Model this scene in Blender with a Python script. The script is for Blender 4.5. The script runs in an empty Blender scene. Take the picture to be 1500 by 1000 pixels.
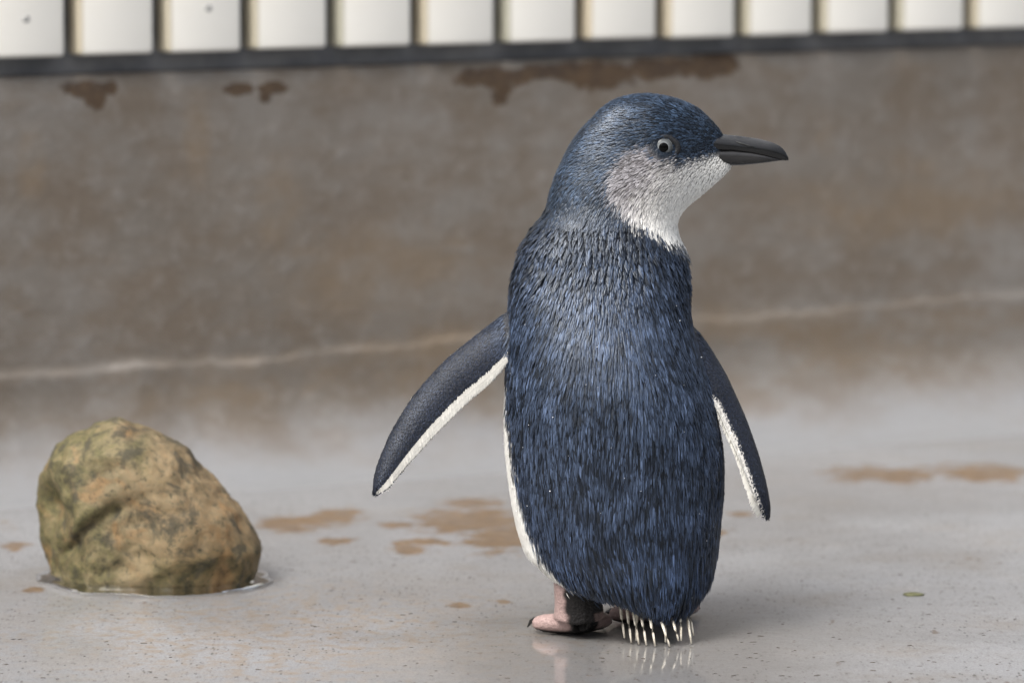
import bpy, bmesh, math
import numpy as np
from mathutils import Vector, Matrix, noise as mnoise
from mathutils.bvhtree import BVHTree
from mathutils.kdtree import KDTree

rng = np.random.default_rng(7)
scene = bpy.context.scene
C = scene.collection
R = math.radians

# ------------------------------------------------------------------ camera
FPX = 7200.0                       # focal length in pixels of a 1500 px wide frame
CAM_H = 0.53
PITCH = math.atan(860.0 / FPX)
cd = bpy.data.cameras.new('camera')
cd.sensor_fit = 'HORIZONTAL'; cd.sensor_width = 36.0; cd.lens = FPX / 1500 * 36.0
cd.clip_start = 0.05; cd.clip_end = 500
cam = bpy.data.objects.new('camera', cd); C.objects.link(cam)
cam.location = (0, 0, CAM_H)
cam.rotation_euler = (R(90) - PITCH, 0, 0)
cd.dof.use_dof = True; cd.dof.focus_distance = 2.93; cd.dof.aperture_fstop = 7.0
scene.camera = cam

# ------------------------------------------------------------------ sky, sun, exposure
world = bpy.data.worlds.new('World'); scene.world = world; world.use_nodes = True
wn = world.node_tree.nodes; wl = world.node_tree.links
for n in list(wn): wn.remove(n)
sky = wn.new('ShaderNodeTexSky'); sky.sky_type = 'NISHITA'; sky.sun_disc = False
SUN_EL, SUN_AZ = R(54), R(-140)      # azimuth measured from +Y towards +X
sky.sun_elevation = SUN_EL; sky.sun_rotation = SUN_AZ
sky.dust_density = 4.0; sky.air_density = 1.0; sky.ozone_density = 1.0
hs = wn.new('ShaderNodeHueSaturation'); hs.inputs['Saturation'].default_value = 0.36
bg = wn.new('ShaderNodeBackground'); bg.inputs['Strength'].default_value = 0.115
wo = wn.new('ShaderNodeOutputWorld')
tc = wn.new('ShaderNodeTexCoord'); sx = wn.new('ShaderNodeSeparateXYZ'); wl.new(tc.outputs['Generated'], sx.inputs[0])
ov = wn.new('ShaderNodeMapRange'); wl.new(sx.outputs[2], ov.inputs['Value']); ov.inputs['To Min'].default_value = 0.18; ov.inputs['To Max'].default_value = 1.55
mu = wn.new('ShaderNodeVectorMath'); mu.operation = 'SCALE'
wl.new(sky.outputs[0], hs.inputs['Color']); wl.new(hs.outputs[0], mu.inputs[0]); wl.new(ov.outputs[0], mu.inputs['Scale']); wl.new(mu.outputs[0], bg.inputs[0]); wl.new(bg.outputs[0], wo.inputs[0])
sd = bpy.data.lights.new('sun', 'SUN'); sd.energy = 1.5; sd.angle = R(30); sd.color = (1, 0.96, 0.9)
so = bpy.data.objects.new('sun', sd); C.objects.link(so)
sdir = Vector((math.sin(SUN_AZ) * math.cos(SUN_EL), math.cos(SUN_AZ) * math.cos(SUN_EL), math.sin(SUN_EL)))
so.rotation_euler = (-sdir).to_track_quat('-Z', 'Y').to_euler(); so.location = (-1, 1, 4)
vs = scene.view_settings
vs.view_transform = 'Standard'; vs.look = 'None'; vs.gamma = 1.0; vs.use_curve_mapping = False
vs.exposure = 1.35

# ------------------------------------------------------------------ pixel helpers (directions only)
FW = np.array([0, math.cos(PITCH), -math.sin(PITCH)]); UP = np.array([0, math.sin(PITCH), math.cos(PITCH)])
CAMP = np.array([0, 0, CAM_H])
def ray(px, py): return FW + np.array([1., 0, 0]) * (px - 750) / FPX + UP * (500 - py) / FPX
def on_ground(px, py, z=0.0):
    d = ray(px, py); return CAMP + d * ((z - CAM_H) / d[2])
def at_y(px, py, Y):
    d = ray(px, py); return CAMP + d * (Y / d[1])

# ------------------------------------------------------------------ generic helpers
def tag(o, label=None, cat=None, group=None, kind=None):
    if label: o['label'] = label
    if cat: o['category'] = cat
    if group: o['group'] = group
    if kind: o['kind'] = kind
    return o
def mesh_obj(name, verts, faces, mat=None, parent=None, smooth=True):
    me = bpy.data.meshes.new(name)
    me.from_pydata([tuple(v) for v in verts], [], [tuple(f) for f in faces]); me.update()
    if smooth: me.polygons.foreach_set('use_smooth', [True] * len(me.polygons))
    if mat: me.materials.append(mat)
    o = bpy.data.objects.new(name, me); C.objects.link(o)
    if parent: o.parent = parent
    return o
def loft(rings, cap=True):
    """rings: list of equal-length lists of points -> verts, faces"""
    n = len(rings[0]); V = [p for r in rings for p in r]; F = []
    for i in range(len(rings) - 1):
        for j in range(n):
            k = (j + 1) % n
            F.append((i*n+j, i*n+k, (i+1)*n+k, (i+1)*n+j))
    if cap:
        F.append(tuple(range(n))[::-1]); F.append(tuple((len(rings)-1)*n + j for j in range(n)))
    return V, F
def interp_rows(tab, ys):
    tab = np.array(tab, float); return np.stack([np.interp(ys, tab[:, 0], tab[:, k]) for k in range(1, tab.shape[1])], 1)
def smooth1(a, it=2):
    a = a.copy()
    for _ in range(it): a[1:-1] = 0.25*a[:-2] + 0.5*a[1:-1] + 0.25*a[2:]
    return a
def tube(path, radii, n=10, squash=None):
    path = [np.array(p, float) for p in path]; rings = []
    for i, p in enumerate(path):
        t = path[min(i+1, len(path)-1)] - path[max(i-1, 0)]; t /= np.linalg.norm(t)
        a = np.array([0, 0, 1.]) if abs(t[2]) < 0.9 else np.array([0, 1., 0])
        u = np.cross(a, t); u /= np.linalg.norm(u); v = np.cross(t, u)
        sq = 1.0 if squash is None else squash[i]
        rings.append([p + radii[i]*(math.cos(2*math.pi*j/n)*u + sq*math.sin(2*math.pi*j/n)*v) for j in range(n)])
    return loft(rings)
def merge(parts):
    V, F = [], []
    for v, f in parts:
        o = len(V); V += list(v); F += [tuple(i+o for i in q) for q in f]
    return V, F

# ------------------------------------------------------------------ node helpers
class NT:
    def __init__(s, name):
        s.m = bpy.data.materials.new(name); s.m.use_nodes = True
        s.t = s.m.node_tree; s.n = s.t.nodes; s.l = s.t.links
        s.b = s.n['Principled BSDF']; s.out = s.n['Material Output']
        s._c = None
    def set(s, **k):
        for a, v in k.items(): s.put(s.b.inputs[a.replace('_', ' ')], v)
        return s
    def put(s, sock, v):
        if isinstance(v, bpy.types.NodeSocket): s.l.new(v, sock)
        else:
            if sock.type == 'RGBA' and len(v) == 3: v = (*v, 1)
            sock.default_value = v
    def co(s):
        if s._c is None: s._c = s.n.new('ShaderNodeTexCoord').outputs['Object']
        return s._c
    def mapping(s, scale=(1, 1, 1), loc=(0, 0, 0), src=None):
        m = s.n.new('ShaderNodeMapping'); s.l.new(src or s.co(), m.inputs[0])
        m.inputs['Scale'].default_value = scale; m.inputs['Location'].default_value = loc
        return m.outputs[0]
    def noise(s, scale, detail=4, rough=0.55, vec=None, dist=0.0, color=False):
        n = s.n.new('ShaderNodeTexNoise'); s.l.new(vec or s.co(), n.inputs['Vector'])
        n.inputs['Scale'].default_value = scale; n.inputs['Detail'].default_value = detail
        n.inputs['Roughness'].default_value = rough; n.inputs['Distortion'].default_value = dist
        return n.outputs['Color' if color else 'Fac']
    def voronoi(s, scale, vec=None, feature='F1', rnd=1.0):
        n = s.n.new('ShaderNodeTexVoronoi'); n.feature = feature
        s.l.new(vec or s.co(), n.inputs['Vector']); n.inputs['Scale'].default_value = scale
        n.inputs['Randomness'].default_value = rnd
        return n.outputs['Distance']
    def ramp(s, fac, a, b, ca=0.0, cb=1.0, smooth=True):
        n = s.n.new('ShaderNodeMapRange'); n.interpolation_type = 'SMOOTHSTEP' if smooth else 'LINEAR'
        s.put(n.inputs['Value'], fac)
        n.inputs['From Min'].default_value = a; n.inputs['From Max'].default_value = b
        n.inputs['To Min'].default_value = ca; n.inputs['To Max'].default_value = cb
        return n.outputs[0]
    def math(s, op, a, b=0.0):
        n = s.n.new('ShaderNodeMath'); n.operation = op; s.put(n.inputs[0], a); s.put(n.inputs[1], b); return n.outputs[0]
    def mix(s, fac, a, b, blend='MIX'):
        n = s.n.new('ShaderNodeMix'); n.data_type = 'RGBA'; n.blend_type = blend
        s.put(n.inputs['Factor'], fac)
        s.put([i for i in n.inputs if i.name == 'A' and i.type == 'RGBA'][0], a)
        s.put([i for i in n.inputs if i.name == 'B' and i.type == 'RGBA'][0], b)
        return [o for o in n.outputs if o.type == 'RGBA'][0]
    def bump(s, h, strength=0.5, dist=0.002, normal=None):
        n = s.n.new('ShaderNodeBump'); s.put(n.inputs['Height'], h)
        n.inputs['Strength'].default_value = strength; n.inputs['Distance'].default_value = dist
        if normal: s.l.new(normal, n.inputs['Normal'])
        return n.outputs[0]
    def attr(s, name):
        n = s.n.new('ShaderNodeAttribute'); n.attribute_name = name; return n.outputs['Color']
    def sepxyz(s, v=None):
        n = s.n.new('ShaderNodeSeparateXYZ'); s.l.new(v or s.co(), n.inputs[0]); return n.outputs
    def blob(s, x, y, cx, cy, rx, ry, wob, amp=0.9, soft=0.12):
        """mask of an uneven patch centred at (cx, cy)"""
        dx = s.math('DIVIDE', s.math('SUBTRACT', x, cx), rx); dy = s.math('DIVIDE', s.math('SUBTRACT', y, cy), ry)
        d = s.math('SQRT', s.math('ADD', s.math('MULTIPLY', dx, dx), s.math('MULTIPLY', dy, dy)))
        d = s.math('ADD', d, s.math('MULTIPLY', s.math('SUBTRACT', wob, 0.5), amp * 2))
        return s.ramp(d, 1 - soft, 1 + soft, 1.0, 0.0)

# ================================================================== THE FLOOR
FLOOR_STAINS = [  # photo pixels: centre x, y, half width, half height
    (430, 766, 54, 11), (490, 756, 44, 10), (690, 762, 80, 20), (735, 786, 52, 20), (603, 805, 30, 9), (578, 768, 26, 5), (690, 736, 40, 6),
    (620, 793, 38, 5), (1295, 695, 72, 12), (1440, 692, 66, 12), (1560, 690, 30, 7), (490, 792, 26, 5),
    (1080, 753, 16, 4), (20, 800, 20, 6), (1052, 780, 12, 4), (672, 887, 18, 4), (738, 880, 12, 4), (50, 865, 16, 4), (-60, 770, 60, 10)]
m = NT('wet_concrete')
xyz = m.sepxyz(); fx, fy = xyz[0], xyz[1]
wob1 = m.noise(40, 8, 0.74); wob2 = m.noise(11, 4, 0.6); fine = m.noise(650, 4, 0.75); mid = m.noise(90, 5, 0.65)
large = m.noise(3.2, 4, 0.6)
col = m.mix(m.ramp(large, 0.3, 0.7), (0.175, 0.177, 0.181), (0.222, 0.226, 0.234))
col = m.mix(m.ramp(wob2, 0.45, 0.75, 0, 0.55), col, (0.165, 0.138, 0.108))
col = m.mix(m.ramp(mid, 0.38, 0.64, 0, 0.75), col, (0.215, 0.216, 0.219))
col = m.mix(m.ramp(fine, 0.35, 0.75, 0.0, 0.7), col, (0.085, 0.082, 0.08))
grain = m.noise(300, 5, 0.75, m.mapping((1, 0.33, 1)))
col = m.mix(m.ramp(grain, 0.53, 0.68, 0, 0.75), col, (0.070, 0.064, 0.058))
col = m.mix(m.ramp(grain, 0.42, 0.30, 0, 0.5), col, (0.26, 0.255, 0.25))
# dark grit specks gathered in bands, coarse brown flecks
spk = m.voronoi(230, m.mapping((1, 0.3, 1)), rnd=1.0)
zone = m.ramp(m.noise(7, 3, 0.6), 0.36, 0.60)
col = m.mix(m.math('MULTIPLY', m.ramp(spk, 0.13, 0.22, 1, 0), m.math('MULTIPLY', zone, 0.85)), col, (0.04, 0.037, 0.034))
flk = m.noise(75, 3, 0.5, m.mapping((1, 0.4, 1), (3, 1, 0)))
col = m.mix(m.ramp(flk, 0.70, 0.74, 0, 0.75), col, (0.07, 0.045, 0.032))
# brown algae patches near the feet, ochre bloom towards the bottom left
g = on_ground(440, 930)
col = m.mix(m.math('MULTIPLY', m.blob(fx, fy, float(g[0]), float(g[1]), 0.17, 0.16, wob2, 0.8, 0.6), m.ramp(mid, 0.42, 0.66, 0, 0.6)), col, (0.165, 0.115, 0.065))
st = None
for cx, cy, rx, ry in FLOOR_STAINS:
    g = on_ground(cx, cy); e = on_ground(cx + rx, cy); u = on_ground(cx, cy - ry); d = on_ground(cx, cy + ry)
    k = m.blob(fx, fy, float(g[0]), float(g[1]), abs(float(e[0]-g[0])), abs(float(u[1]-d[1]))/2, wob1, 2.1, 0.3)
    st = k if st is None else m.math('MAXIMUM', st, k)
brown = m.mix(m.ramp(mid, 0.3, 0.7), (0.080, 0.043, 0.014), (0.140, 0.083, 0.033))
col = m.mix(m.math('MULTIPLY', st, m.ramp(wob1, 0.3, 0.6, 1.0, 0.8)), col, brown)
g = on_ground(905, 955)
patch = m.blob(fx, fy, float(g[0]), float(g[1]), 0.13, 0.17, wob2, 0.7, 0.45)
col = m.mix(m.math('MULTIPLY', patch, 0.4), col, (0.105, 0.095, 0.082))
wet = m.ramp(m.noise(5.5, 3, 0.55, m.mapping((1, 0.8, 1), (5, 2, 0))), 0.35, 0.62, 0.35, 1.0)
wet = m.math('MAXIMUM', wet, m.math('MULTIPLY', patch, 1.25))
hgt = m.math('ADD', m.math('MULTIPLY', mid, 0.5), m.math('MULTIPLY', grain, 0.35))
m.set(Base_Color=col, Roughness=m.ramp(wet, 0, 1, 0.75, 0.5), Coat_Weight=m.math('MULTIPLY', wet, 0.75), Coat_Roughness=m.math('MULTIPLY', m.ramp(m.noise(26, 3, 0.6), 0.3, 0.7, 0.1, 0.22), m.ramp(patch, 0, 1, 1.0, 0.5)),
      Coat_IOR=1.33, Normal=m.bump(hgt, 0.55, 0.0016))
ripple = m.noise(18, 2, 0.5)
m.put(m.b.inputs['Coat Normal'], m.bump(ripple, 0.10, 0.004))
FLOOR_M = m.m
n = 60
xs = np.linspace(-9, 9, 2); 
o = mesh_obj('floor', [(-9, -6, 0), (9, -6, 0), (9, 12, 0), (-9, 12, 0)], [(0, 1, 2, 3)], FLOOR_M)
tag(o, 'wet pale grey concrete floor with brown patches and dark specks', 'floor', kind='structure')

# ================================================================== WALL AND SLAT FENCE
YAW = R(27)
WD = np.array([math.cos(YAW), math.sin(YAW), 0]); WN = np.array([math.sin(YAW), -math.cos(YAW), 0])   # along, towards camera
W0 = on_ground(750, 668)
def on_wall(px, py, off=0.0):
    """pixel -> (s along wall, z) on the wall's face moved 'off' towards the camera"""
    d = ray(px, py); p0 = W0 + WN*off
    t = np.dot(p0 - CAMP, WN) / np.dot(d, WN); p = CAMP + d*t
    return float(np.dot(p - W0, WD)), float(p[2])
WALL_TOP = on_wall(750, 90)[1]
ledge_px = [(-300, 585), (0, 553), (100, 546), (200, 535), (340, 531), (430, 525), (520, 512), (640, 500), (760, 492), (900, 482), (1060, 470), (1200, 456), (1320, 446), (1500, 431), (1800, 405)]
led = np.array([on_wall(*p) for p in ledge_px])
m = NT('stained_concrete')
s_, y_, z_ = m.sepxyz()
n1 = m.noise(4, 5, 0.6); n2 = m.noise(16, 6, 0.65, m.mapping((0.75, 1, 1.35))); n3 = m.noise(60, 5, 0.7); wob = m.noise(46, 8, 0.75)
col = m.mix(m.ramp(n1, 0.3, 0.7), (0.110, 0.094, 0.077), (0.165, 0.152, 0.137))
col = m.mix(m.ramp(n2, 0.38, 0.62, 0, 0.7), col, (0.105, 0.079, 0.055))
col = m.mix(m.ramp(n3, 0.45, 0.8, 0, 0.35), col, (0.25, 0.24, 0.23))
drip = m.noise(20, 4, 0.6, m.mapping((1, 1, 0.12)))
col = m.mix(m.ramp(drip, 0.52, 0.75, 0, 0.2), col, (0.13, 0.105, 0.085))
def wall_blobs(lst, amp, soft):
    st = None
    for cx, cy, rx, ry in lst:
        a = on_wall(cx, cy); b = on_wall(cx + rx, cy)[0]; c = on_wall(cx - rx, cy)[0]; d = on_wall(cx, cy - ry)[1]
        k = m.blob(s_, z_, a[0], a[1], abs(b - c)/2, abs(d - a[1]), wob, amp, soft)
        st = k if st is None else m.math('MAXIMUM', st, k)
    return st
soft_st = wall_blobs([(1230, 500, 110, 40), (1090, 475, 90, 30), (1420, 470, 120, 20), (560, 400, 150, 60), (290, 200, 18, 60), (1210, 210, 14, 24), (1330, 290, 160, 60), (410, 300, 30, 60), (45, 240, 20, 50), (640, 520, 120, 40), (330, 560, 160, 30)], 0.9, 0.55)
col = m.mix(m.math('MULTIPLY', soft_st, m.ramp(n2, 0.3, 0.65, 0.1, 0.6)), col, (0.15, 0.11, 0.07))
rust = wall_blobs([(118, 132, 26, 12), (140, 142, 18, 20), (155, 130, 16, 10), (352, 130, 26, 9), (395, 130, 26, 9), (388, 142, 10, 12), (720, 114, 58, 14), (735, 130, 14, 20), (800, 106, 60, 10), (880, 110, 55, 22), (960, 102, 60, 15), (1030, 100, 52, 15), (1060, 92, 26, 18)], 1.5, 0.16)
col = m.mix(m.math('MULTIPLY', rust, 0.95), col, m.mix(m.ramp(n3, 0.3, 0.7), (0.030, 0.015, 0.005), (0.065, 0.036, 0.013)))
lip = m.attr('lip')
col = m.mix(m.math('MULTIPLY', lip, m.ramp(n2, 0.4, 0.6, 0.0, 0.75)), col, (0.33, 0.31, 0.29))  # light caught by the ledge's upper edge, painted in as a paler tint
# lower band turns to the floor's paler paint through the cove
pale = m.ramp(m.math('ADD', z_, m.math('MULTIPLY', m.math('SUBTRACT', n2, 0.5), 0.06)), -0.005, 0.055, 1.0, 0.0)
col = m.mix(pale, col, (0.168, 0.171, 0.177))
m.set(Base_Color=col, Roughness=m.ramp(n2, 0.3, 0.7, 0.55, 0.8), Normal=m.bump(n3, 0.5, 0.002),
      Coat_Weight=m.ramp(z_, 0.0, 0.10, 0.5, 0.05), Coat_Roughness=0.3, Coat_IOR=1.33)
WALL_M = m.m
SS = np.concatenate([np.linspace(-3, -0.75, 40, endpoint=False), np.linspace(-0.75, 0.85, 420), np.linspace(0.86, 3, 40)])
cove_r = 0.07; V = []; LIP = []
prof_n = None
for s in SS:
    zl = float(np.interp(s, led[:, 0], led[:, 1])) + 0.006*mnoise.noise((s*16, 1, 0)) + 0.003*mnoise.noise((s*70, 4, 0))
    dep = 0.0032 + 0.003*mnoise.noise((s*14, 9, 2)); dep = max(dep, 0.0012)
    ls = float(np.interp(s, [led[1,0], led[5,0], led[7,0], led[-2,0]], [0.7, 0.5, 0.06, 0.05]))*(0.55+1.3*mnoise.noise((s*21, 3, 3)))
    dep *= 0.35 + 0.65*max(ls, 0)
    prof = [(dep + cove_r + 0.012, -0.0015, 0)]
    for k in range(13):
        a = k/12*math.pi/2
        prof.append((dep + cove_r*(1 - math.sin(a)), 0.0005 + cove_r*(1 - math.cos(a)), 0))
    for z in np.linspace(cove_r + 0.004, max(zl - 0.006, cove_r + 0.005), 4): prof.append((dep, z, 0))
    prof += [(dep, zl - 0.0025, 0.3), (dep*0.8, zl - 0.0005, 1), (dep*0.35, zl + 0.0015, 1), (0.0, zl + 0.003, 0.2), (0.0, zl + 0.008, 0)]
    for z in np.linspace(zl + 0.02, WALL_TOP - 0.004, 10): prof.append((0.0, z, 0))
    prof += [(-0.003, WALL_TOP, 0), (-0.16, WALL_TOP, 0), (-0.16, 0.0005, 0)]
    for nn, z, l in prof:
        # object space: x along the wall, y towards the camera, z up
        j = 0.0012*mnoise.noise((s*9, z*9, nn)) if nn > -0.1 else 0
        V.append((s, nn + j, z)); LIP.append(l*max(ls, 0)*0.6)
    prof_n = len(prof)
F = []
for i in range(len(SS)-1):
    for j in range(prof_n-1): F.append((i*prof_n+j, (i+1)*prof_n+j, (i+1)*prof_n+j+1, i*prof_n+j+1))
F.append(tuple(range(prof_n))); F.append(tuple((len(SS)-1)*prof_n + j for j in range(prof_n))[::-1])
WM = Matrix(((WD[0], WN[0], 0, W0[0]), (WD[1], WN[1], 0, W0[1]), (0, 0, 1, 0), (0, 0, 0, 1)))
wall = mesh_obj('concrete_wall', V, F, WALL_M); wall.matrix_world = WM
la = wall.data.color_attributes.new('lip', 'FLOAT_COLOR', 'POINT')
la.data.foreach_set('color', np.repeat(np.array(LIP), 4).astype(np.float32))
tag(wall, 'low grey brown concrete wall with rusty stains and a ragged plaster ledge', 'wall')

# fence
fence = bpy.data.objects.new('slat_fence', None); C.objects.link(fence); fence.matrix_world = WM
tag(fence, 'white slatted fence on a dark grey rail above the concrete wall', 'fence')
m = NT('white_plastic')
a = m.noise(14, 4, 0.6); b = m.noise(5, 3, 0.5, m.mapping((1, 1, 0.4)))
col = m.mix(m.ramp(a, 0.4, 0.75, 0, 0.5), (0.82, 0.80, 0.74), (0.74, 0.70, 0.59))
oi = m.n.new('ShaderNodeObjectInfo')
col = m.mix(m.ramp(oi.outputs['Random'], 0, 1, 0, 0.35, False), col, (0.74, 0.72, 0.66))
col = m.mix(m.math('MULTIPLY', m.ramp(z_ if False else m.sepxyz()[2], 0.0, 0.02, 1, 0), m.ramp(b, 0.4, 0.7, 0, 0.55)), col, (0.55, 0.46, 0.33))
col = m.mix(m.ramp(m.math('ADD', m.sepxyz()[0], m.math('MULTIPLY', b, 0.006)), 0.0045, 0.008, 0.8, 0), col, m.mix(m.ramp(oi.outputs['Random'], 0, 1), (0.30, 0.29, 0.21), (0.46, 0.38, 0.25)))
m.set(Base_Color=col, Roughness=0.42, Normal=m.bump(a, 0.15, 0.002)); SLAT_M = m.m
m = NT('dark_rail_metal'); a = m.noise(25, 5, 0.6)
m.set(Base_Color=m.mix(m.ramp(a, 0.35, 0.7), (0.075, 0.079, 0.088), (0.145, 0.147, 0.152)), Roughness=0.6, Normal=m.bump(a, 0.3, 0.002)); RAIL_M = m.m
m = NT('screw_steel'); m.set(Base_Color=(0.30, 0.30, 0.29), Metallic=0.4, Roughness=0.5); SCREW_M = m.m
starts = [113, 243, 372, 497, 622, 745, 867, 980, 1095, 1210, 1317, 1425]
SOFF = 0.012
sv = np.array([on_wall(x, 45, SOFF)[0] for x in starts])
PIT, S0 = np.polyfit(np.arange(len(sv)), sv, 1)
print('slat starts', np.round(np.diff(sv), 4), 'pitch', PIT, 'wall top', WALL_TOP, 'W0', W0)
SLAT_B = on_wall(750, 63, SOFF)[1]
SW = PIT * 0.85; ST = 0.026; SH = 0.40
bm = bmesh.new(); bmesh.ops.create_cube(bm, size=1.0)
for v in bm.verts: v.co = Vector(((v.co.x + 0.5)*SW, v.co.y*ST, (v.co.z + 0.5)*SH))
bmesh.ops.bevel(bm, geom=list(bm.edges), offset=0.003, segments=2, affect='EDGES', profile=0.5)
sme = bpy.data.meshes.new('slat'); bm.to_mesh(sme); bm.free(); sme.materials.append(SLAT_M)
sme.polygons.foreach_set('use_smooth', [True]*len(sme.polygons))
def screw_mesh():
    rings = []
    for r, h in ((0.0026, 0), (0.0026, 0.0004), (0.002, 0.0008), (0.0005, 0.0009)):
        rings.append([np.array([r*math.cos(t), h, r*math.sin(t)]) for t in np.linspace(0, 2*math.pi, 14, endpoint=False)])
    return loft(rings)
for i in range(-9, 22):
    o = bpy.data.objects.new('slat', sme); C.objects.link(o); o.parent = fence
    dz = 0.0018*mnoise.noise((i*3.1, 0, 5))
    o.location = (S0 + PIT*i, SOFF - ST/2 + 0.001*mnoise.noise((i*1.7, 2, 0)), SLAT_B + dz)
    o.rotation_euler = (0, R(0.25)*mnoise.noise((i*2.3, 7, 1)), 0)
    px = {-1: (38, 28), 1: (305, 12)}.get(i)
    if px:
        s, z = on_wall(*px, SOFF)
        v, f = screw_mesh(); sc = mesh_obj('screw', v, f, SCREW_M, o)
        sc.location = (s - o.location[0], ST/2 - 0.0002, z - o.location[2])
v = [(-3, -0.008, WALL_TOP + 0.0005), (3, -0.008, WALL_TOP + 0.0005), (3, -0.05, WALL_TOP + 0.0005), (-3, -0.05, WALL_TOP + 0.0005)]
v += [(x, y, WALL_TOP + 0.30) for x, y, z in v]
rail = mesh_obj('rail', v, [(0, 1, 5, 4), (1, 2, 6, 5), (2, 3, 7, 6), (3, 0, 4, 7), (4, 5, 6, 7), (0, 3, 2, 1)], RAIL_M, fence, False)

# ================================================================== THE ROCK
rock_px = [(57, 735), (60, 700), (66, 684), (80, 668), (92, 648), (112, 633), (145, 620), (178, 614), (205, 625), (250, 648), (290, 685), (330, 722), (356, 750), (371, 785), (380, 808), (376, 840), (340, 872), (280, 885), (200, 888), (120, 876), (84, 850), (68, 812)]
RY = on_ground(200, 868)[1] + 0.045
rc = at_y(210, 765, RY)
poly = np.array([at_y(x, y, RY) - rc for x, y in rock_px])[:, [0, 2]]
ang = np.arctan2(poly[:, 1], poly[:, 0]); rad = np.hypot(poly[:, 0], poly[:, 1]); od = np.argsort(ang); ang, rad = ang[od], rad[od]
_t = np.linspace(-math.pi, math.pi, 256, endpoint=False); _r = np.interp(_t, ang, rad, period=2*math.pi)
for _ in range(28): _r = 0.25*np.roll(_r, 1) + 0.5*_r + 0.25*np.roll(_r, -1)
ang, rad = _t, _r*1.015
bm = bmesh.new(); bmesh.ops.create_icosphere(bm, subdivisions=6, radius=1.0)
SC = 2424.0
def rockp(px, py, dep): return np.array([(px - 210)/SC*1.06, dep, (765 - py)/SC*1.06])
planes = []                                         # cut faces: (point, outward normal)
def plane(px, py, dep, nx, ny, nz):
    nn = np.array([nx, ny, nz], float); planes.append((rockp(px, py, dep), nn/np.linalg.norm(nn)))
plane(165, 800, -0.052, -0.18, -1.0, 0.10)
plane(78, 745, -0.012, -0.95, -0.55, -0.10)
for v in bm.verts:
    d = np.array(v.co); th = math.atan2(d[2], d[0]); rr = np.interp(th, ang, rad, period=2*math.pi)
    h = math.hypot(d[0], d[2])
    e = 2.35
    kk = 1/((h**e + (abs(d[1]))**e)**(1/e))
    p = np.array([d[0]*rr, d[1]*0.062, d[2]*rr])*min(kk, 1.08)
    for q, nn in planes:
        sdst = np.dot(p - q, nn)
        if sdst > -0.006: p = p - nn*(max(sdst, 0)*0.85 + 0.0)
    # groove running diagonally across the face towards the viewer
    if p[1] < 0.02:
        X = p[0]*SC/1.06 + 210; Z = 765 - p[2]*SC/1.06
        gx = np.interp(X, [85, 130, 165, 205, 240], [815, 762, 735, 722, 735])
        dd = (Z - gx)
        if 80 < X < 235:
            w = math.exp(-(dd/8)**2)*min(1, (X-80)/25, max(0, (215-X))/75)
            p[1] += 0.0045*w
            w2 = (1/(1+math.exp(-dd/9)))*math.exp(-((X-175)/62)**2)*(1/(1+math.exp((Z-865)/15)))
            p[1] += 0.003*w2
            p[1] -= 0.003*math.exp(-((dd+20)/16)**2)*min(1, (X-80)/25, (235-X)/80)
        dn = math.exp(-(((X-80)/17)**2 + ((Z-735)/30)**2)); p[0] += 0.005*dn; p[1] += 0.010*dn
    nv = Vector(p)
    f = 0.0026*mnoise.fractal(nv*26, 1.0, 2.0, 5) + 0.0011*mnoise.fractal(nv*110 + Vector((3, 1, 2)), 0.8, 2.1, 4)
    f += 0.0020*mnoise.fractal(nv*58 + Vector((1, 7, 2)), 0.9, 2.1, 3)
    f -= 0.0022*max(0, mnoise.noise(nv*75 + Vector((8, 2, 5))))
    v.co = Vector(p + d*f + rc)
rme = bpy.data.meshes.new('rock'); bm.to_mesh(rme); bm.free()
rme.polygons.foreach_set('use_smooth', [True]*len(rme.polygons))
m = NT('mossy_rock')
n1 = m.noise(20, 5, 0.6, dist=0.6); n2 = m.noise(45, 6, 0.7, dist=0.5); n3 = m.noise(210, 6, 0.8); n4 = m.noise(28, 5, 0.65, m.mapping((1, 1, 1), (4, 7, 1)), 0.8); n5 = m.noise(400, 3, 0.7)
col = m.mix(m.ramp(n1, 0.35, 0.65), (0.130, 0.100, 0.055), (0.215, 0.168, 0.098))
rx, ry, rz = m.sepxyz()
side = m.ramp(m.math('ADD', rx, m.math('MULTIPLY', m.math('SUBTRACT', n4, 0.5), 0.20)), float(rc[0]-0.055), float(rc[0]+0.01), 1, 0)
lowz = m.ramp(m.math('ADD', rz, m.math('MULTIPLY', m.math('SUBTRACT', n1, 0.5), 0.10)), 0.0, 0.045, 1, 0)
moss = m.math('MAXIMUM', m.math('MULTIPLY', side, 0.8), m.math('MULTIPLY', lowz, 0.75))
col = m.mix(m.math('MULTIPLY', moss, m.ramp(n2, 0.3, 0.62, 0.25, 1.0)), col, m.mix(m.ramp(n3, 0.3, 0.7), (0.044, 0.047, 0.013), (0.095, 0.092, 0.030)))
warm = m.math('MULTIPLY', m.ramp(m.math('ADD', rx, m.math('MULTIPLY', m.math('SUBTRACT', n1, 0.5), 0.16)), float(rc[0]-0.02), float(rc[0]+0.05)), m.ramp(n3, 0.35, 0.6, 0.05, 0.6))
col = m.mix(warm, col, (0.20, 0.125, 0.06))
col = m.mix(m.ramp(n4, 0.52, 0.66, 0, 0.5), col, (0.225, 0.12, 0.045))
col = m.mix(m.ramp(n2, 0.50, 0.62, 0, 0.85), col, (0.05, 0.044, 0.030))
col = m.mix(m.ramp(n3, 0.55, 0.75, 0, 0.75), col, (0.29, 0.205, 0.105))
col = m.mix(m.ramp(n3, 0.34, 0.48, 0.85, 0), col, (0.032, 0.029, 0.016))
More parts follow.
